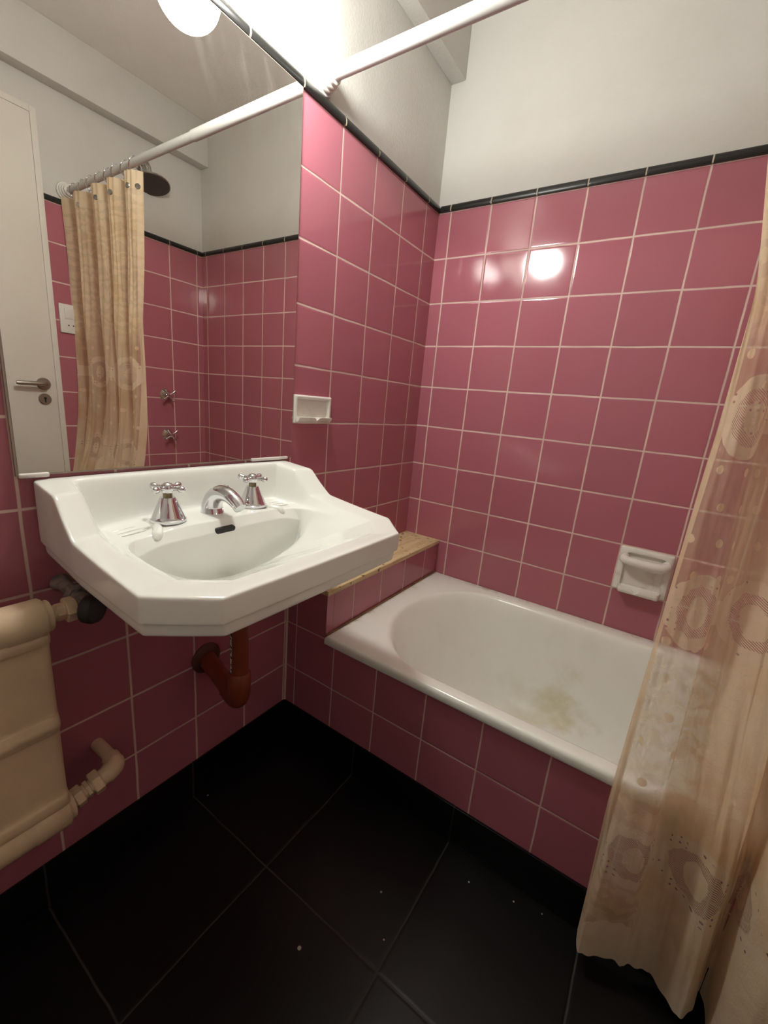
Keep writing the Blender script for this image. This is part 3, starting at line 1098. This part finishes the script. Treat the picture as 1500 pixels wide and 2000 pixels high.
NU, NV = 420, 150
rows = []
for j in range(NV + 1):
    z = ZTOP + (ZHEM - ZTOP) * j / NV
    r = cloth_row(z, NU)
    for i, p in enumerate(r):
        lw = min(1.0, max(0.0, (j - 60) / 50))
        p.x += .0035 * math.sin(i * .21 + j * .06) * math.sin(j * .045)
        p.y -= lw * (.0075 * math.sin(i * .11 - j * .085) + .0018 * math.sin(i * .27 + j * .14 + 2.0))
        p.y += .0050 * math.sin(i * .13 + j * .09 + 1.0) * min(1.0, j / 40) + .0016 * math.sin(i * .5 - j * .11)
        if p.z < .46 and p.z > .30:
            p.y = min(p.y, -.7065)
        p.z += (.012 * math.sin(i * .045 + .6) if j == NV else 0)
    rows.append(r)
# smooth the rows down the cloth
for _ in range(6):
    new = [list(r) for r in rows]
    for j in range(1, NV):
        for i in range(NU):
            new[j][i] = rows[j][i] * .5 + (rows[j - 1][i] + rows[j + 1][i]) * .25
    rows = new
bm = BM()
vr = [[bm.verts.new(p) for p in r] for r in rows]
uvl = bm.loops.layers.uv.new('uv')
# cloth coordinate along the hem
acc = [0.0]
jm = int(NV * .75)
for i in range(1, NU):
    acc.append(acc[-1] + (rows[jm][i] - rows[jm][i - 1]).length)
for j in range(NV):
    for i in range(NU - 1):
        f = bm.faces.new((vr[j][i], vr[j][i + 1], vr[j + 1][i + 1], vr[j + 1][i]))
        for lpp, (a, b) in zip(f.loops, ((i, j), (i + 1, j), (i + 1, j + 1), (i, j + 1))):
            lpp[uvl].uv = (acc[a], ZTOP + (ZHEM - ZTOP) * b / NV)
curtain = thing('shower_curtain', 'cream lace shower curtain bunched at the shower end of the rod', 'curtain', loc=(1.15, RY, RZ))
at(obj('lace_cloth', bm, M['lace'], angle=180), curtain)
for k in (0, 1, 3, 5, 7, 9, 11, 13):                     # metal eyelets
    i = int((k + .45) / (len(TOPP) - 1) * (NU - 1))
    p = rows[3][i]
    tgt = rows[3][min(i + 3, NU - 1)] - rows[3][max(i - 3, 0)]
    nrm = Vector((tgt.y, -tgt.x, 0)).normalized()
    bm = BM()
    lathe(bm, [(.004, -.0012), (.0085, -.0014), (.0095, 0), (.0085, .0014), (.004, .0012)], (p.x, p.y, p.z - .012), nrm, 20)
    at(obj('eyelet', bm, M['worn_chrome']), curtain)

RING_LABEL = 'chrome curtain ring on the white rod, holding up the lace curtain'
ring0 = None
for k, x in enumerate((.905, .968, 1.030, 1.095, 1.160, 1.235, 1.310, 1.385)):
    if ring0 is None:
        bm = BM()
        tube(bm, [(.006 * math.sin(a * 2), .0225 * math.cos(a), .0255 * math.sin(a) - .0095) for a in [2 * PI * q / 40 for q in range(41)]], .0019, 10)
        ring0 = o = obj('curtain_ring', bm, M['chrome'])
    else:
        o = ring0.copy()
        COL.objects.link(o)
    o.location = (x, RY, RZ)
    o.rotation_euler = (0, 0, math.radians(random.uniform(-16, 16)))
    tag(o, RING_LABEL, 'ring', 'curtain rings')

# ------------------------------------------------------------------ shower on the right wall (seen in the mirror)
shower = thing('wall_shower', 'round dark-faced shower on a short bent arm, seen in the mirror', 'shower', loc=(W, -.31, 2.06))
bm = BM()
lathe(bm, [(.001, 0), (.028, 0), (.028, .004), (.016, .010), (.001, .010)], (W + .006, -.315, 2.072), (-1, 0, 0))
tube(bm, smooth_path([(W, -.315, 2.072), (W - .04, -.314, 2.076), (W - .050, -.311, 2.069), (W - .060, -.306, 2.048), (W - .0615, -.303, 2.012)], 22), .0095, 18)
at(obj('shower_arm', bm, M['worn_chrome']), shower)
ax = Vector((-.24, -.06, -1)).normalized()
ctr = Vector((1.408, -.300, 1.988))
bm = BM()
lathe(bm, [(.001, -.026), (.012, -.026), (.014, -.016), (.030, -.010), (.076, -.006), (.082, -.002), (.082, .002), (.079, .004)], ctr, ax, 48)
at(obj('head_shell', bm, M['worn_chrome']), shower)
bm = BM()
lathe(bm, [(.079, .0035), (.078, .0052), (.001, .0058)], ctr, ax, 48)
o = at(obj('spray_face', bm, M['dark_face']), shower)
o['label'] = 'dark perforated spray face'


def shower_tap(y, z, label):
    t = thing('shower_tap', label, 'tap', 'shower taps', loc=(W, y, z))
    bm = BM()
    lathe(bm, [(.001, 0), (.030, 0), (.031, .003), (.026, .010), (.017, .020), (.013, .030), (.001, .031)], (W, y, z), (-1, 0, 0), 32)
    at(obj('rosette', bm, M['chrome']), t)
    bm = BM()
    lathe(bm, [(.001, .028), (.010, .028), (.0115, .036), (.0125, .046), (.010, .052), (.001, .055)], (W, y, z), (-1, 0, 0), 24)
    for k in range(4):
        a = math.radians(35 + 90 * k)
        d = Vector((0, math.cos(a), math.sin(a)))
        lathe(bm, [(.0055, .006), (.005, .022), (.0062, .028), (.0085, .034), (.0080, .040), (.001, .044)], (W - .044, y, z), d, 14)
    at(obj('cross_handle', bm, M['chrome']), t)


shower_tap(-.238, 1.026, 'chrome cross-handle shower tap in the mirror, upper of the pair')
shower_tap(-.234, .812, 'chrome cross-handle shower tap in the mirror, lower of the pair')

sw = thing('wall_socket', 'white electrical socket plate on pink tiles between door and curtain, seen in the mirror', 'socket', loc=(W, -.662, 1.325))
bm = BM()
box(bm, (W - .010, -.702, 1.265), (W + .0005, -.622, 1.385), .003)
at(obj('cover_plate', bm, M['white_plastic']), sw)
bm = BM()
box(bm, (W - .013, -.684, 1.325), (W - .009, -.640, 1.368), .0015)
at(obj('rocker', bm, M['white_plastic']), sw)
bm = BM()
for yy in (-.671, -.653):
    lathe(bm, [(.0005, 0), (.003, 0), (.003, .0008), (.0005, .0008)], (W - .0098, yy, 1.298), (-1, 0, 0), 12)
at(obj('socket_holes', bm, M['black_hole']), sw)

# ------------------------------------------------------------------ radiator
XH = .088
rad_t = thing('radiator', 'cream painted cast radiator with round headers on the left wall', 'radiator', loc=(XH, -1.6, .30))
YE, YF = -1.328, -1.90
for z, nm in ((.695, 'top_header'), (.303, 'bottom_header')):
    bm = BM()
    lathe(bm, [(.001, 0), (.0300, .0), (.0325, .003), (.0325, .052), (.0310, .0545), (.0310, .30), (.0325, .303), (.0325, YE - YF - .004), (.030, YE - YF), (.001, YE - YF)],
          (XH, YE, z), (0, -1, 0), 40)
    lathe(bm, [(.001, 0), (.0255, 0), (.0265, .002), (.0255, .010), (.001, .010)], (XH, YE + .009, z), (0, -1, 0), 36)
    at(obj(nm, bm, M['radiator']), rad_t)
# panel between the headers: flat fields with rounded cross ridges
bm = BM()
prof = []
zs = [.318, .330, .345, .365, .470, .484, .500, .516, .530, .640, .655, .668, .680]
xs = [.104, .112, .111, .104, .104, .107, .113, .107, .104, .104, .110, .112, .104]
ys = [YE - .004, YE + .004, YE + .0075, YE + .004]
front = smooth_path([(x, 0, z) for x, z in zip(xs, zs)], 60)
lps = []
for yy, dx in ((YE + .0035, -.016), (YE + .0015, -.006), (YE - .004, -.001), (YE - .012, .0), (YF + .012, 0.0), (YF, -.006)):
    lp = [(p.x + dx, yy, p.z) for p in front]
    lp += [(XH - .022 - dx * .5, yy, .672), (XH - .022 - dx * .5, yy, .326)]
    lps.append(lp)
loft(bm, lps)
at(obj('panel', bm, M['radiator'], angle=60), rad_t)
bm = BM()
box(bm, (XH - .024, YF + .01, .325), (XH - .017, YE + .0065, .672), .002)
at(obj('back_rim', bm, M['radiator']), rad_t)
for yy in (-1.50, -1.80):
    bm = BM()
    box(bm, (0.0008, yy - .015, .66), (XH - .02, yy + .015, .674), .003)
    at(obj('wall_bracket', bm, M['radiator']), rad_t)


def hexnut(bm, org, axis, r, l):
    lathe(bm, [(.001, 0), (r * .9, 0), (r, l * .12), (r, l * .88), (r * .9, l), (.001, l)], org, axis, 6)


# return elbow at the foot
bm = BM()
lathe(bm, [(.001, 0), (.014, 0), (.014, .06), (.001, .06)], (XH, YE + .006, .306), (0, 1, 0.22), 20)
hexnut(bm, (XH, YE + .012, .308), (0, 1, .22), .0205, .016)
hexnut(bm, (XH, YE + .032, .312), (0, 1, .22), .0170, .008)
hexnut(bm, (XH, YE + .043, .315), (0, 1, .22), .0235, .017)
tube(bm, smooth_path([(XH, YE + .058, .318), (XH, YE + .074, .322), (XH - .006, YE + .087, .325), (XH - .026, YE + .091, .326), (XH - .05, YE + .091, .327), (.0008, YE + .090, .327)], 26),
     [.0165] * 4 + [.0185] * 9 + [.0165] * 4 + [.0125] * 9, 22)
at(obj('return_elbow', bm, M['radiator']), rad_t)
# supply valve at the top
bm = BM()
lathe(bm, [(.001, 0), (.0135, 0), (.0135, .05), (.001, .05)], (XH, YE + .006, .695), (0, 1, 0), 20)
hexnut(bm, (XH, YE + .016, .695), (0, 1, 0), .0150, .012)
hexnut(bm, (XH, YE + .029, .695), (0, 1, 0), .0215, .017)
at(obj('union_nut', bm, M['radiator']), rad_t)
valve = None
bm = BM()
lathe(bm, [(.001, 0), (.015, .0), (.019, .010), (.019, .024), (.014, .034), (.001, .035)], (XH, YE + .045, .695), (0, 1, 0), 24)
tube(bm, smooth_path([(XH, YE + .062, .697), (XH - .018, YE + .060, .702), (XH - .05, YE + .058, .708), (.0008, YE + .056, .712)], 16), [.017] * 5 + [.013] * 5 + [.0115] * 4 + [.015, .016], 20)
hexnut(bm, (XH - .022, YE + .060, .703), (-1, 0, .05), .0195, .016)
valve = at(obj('valve_body', bm, M['corroded']), rad_t)
valve['label'] = 'corroded grey valve body'
bm = BM()
va = Vector((.86, .50, .05)).normalized()
v0 = Vector((XH + .008, YE + .046, .697))
lathe(bm, [(.001, 0), (.008, 0), (.008, .014), (.020, .016), (.0245, .020), (.0255, .031), (.0225, .037), (.008, .039), (.001, .039)], v0, va, 30)
hw = obj('handwheel', bm, M['black_plastic'])
hw.parent = valve
hw['label'] = 'black plastic handwheel'
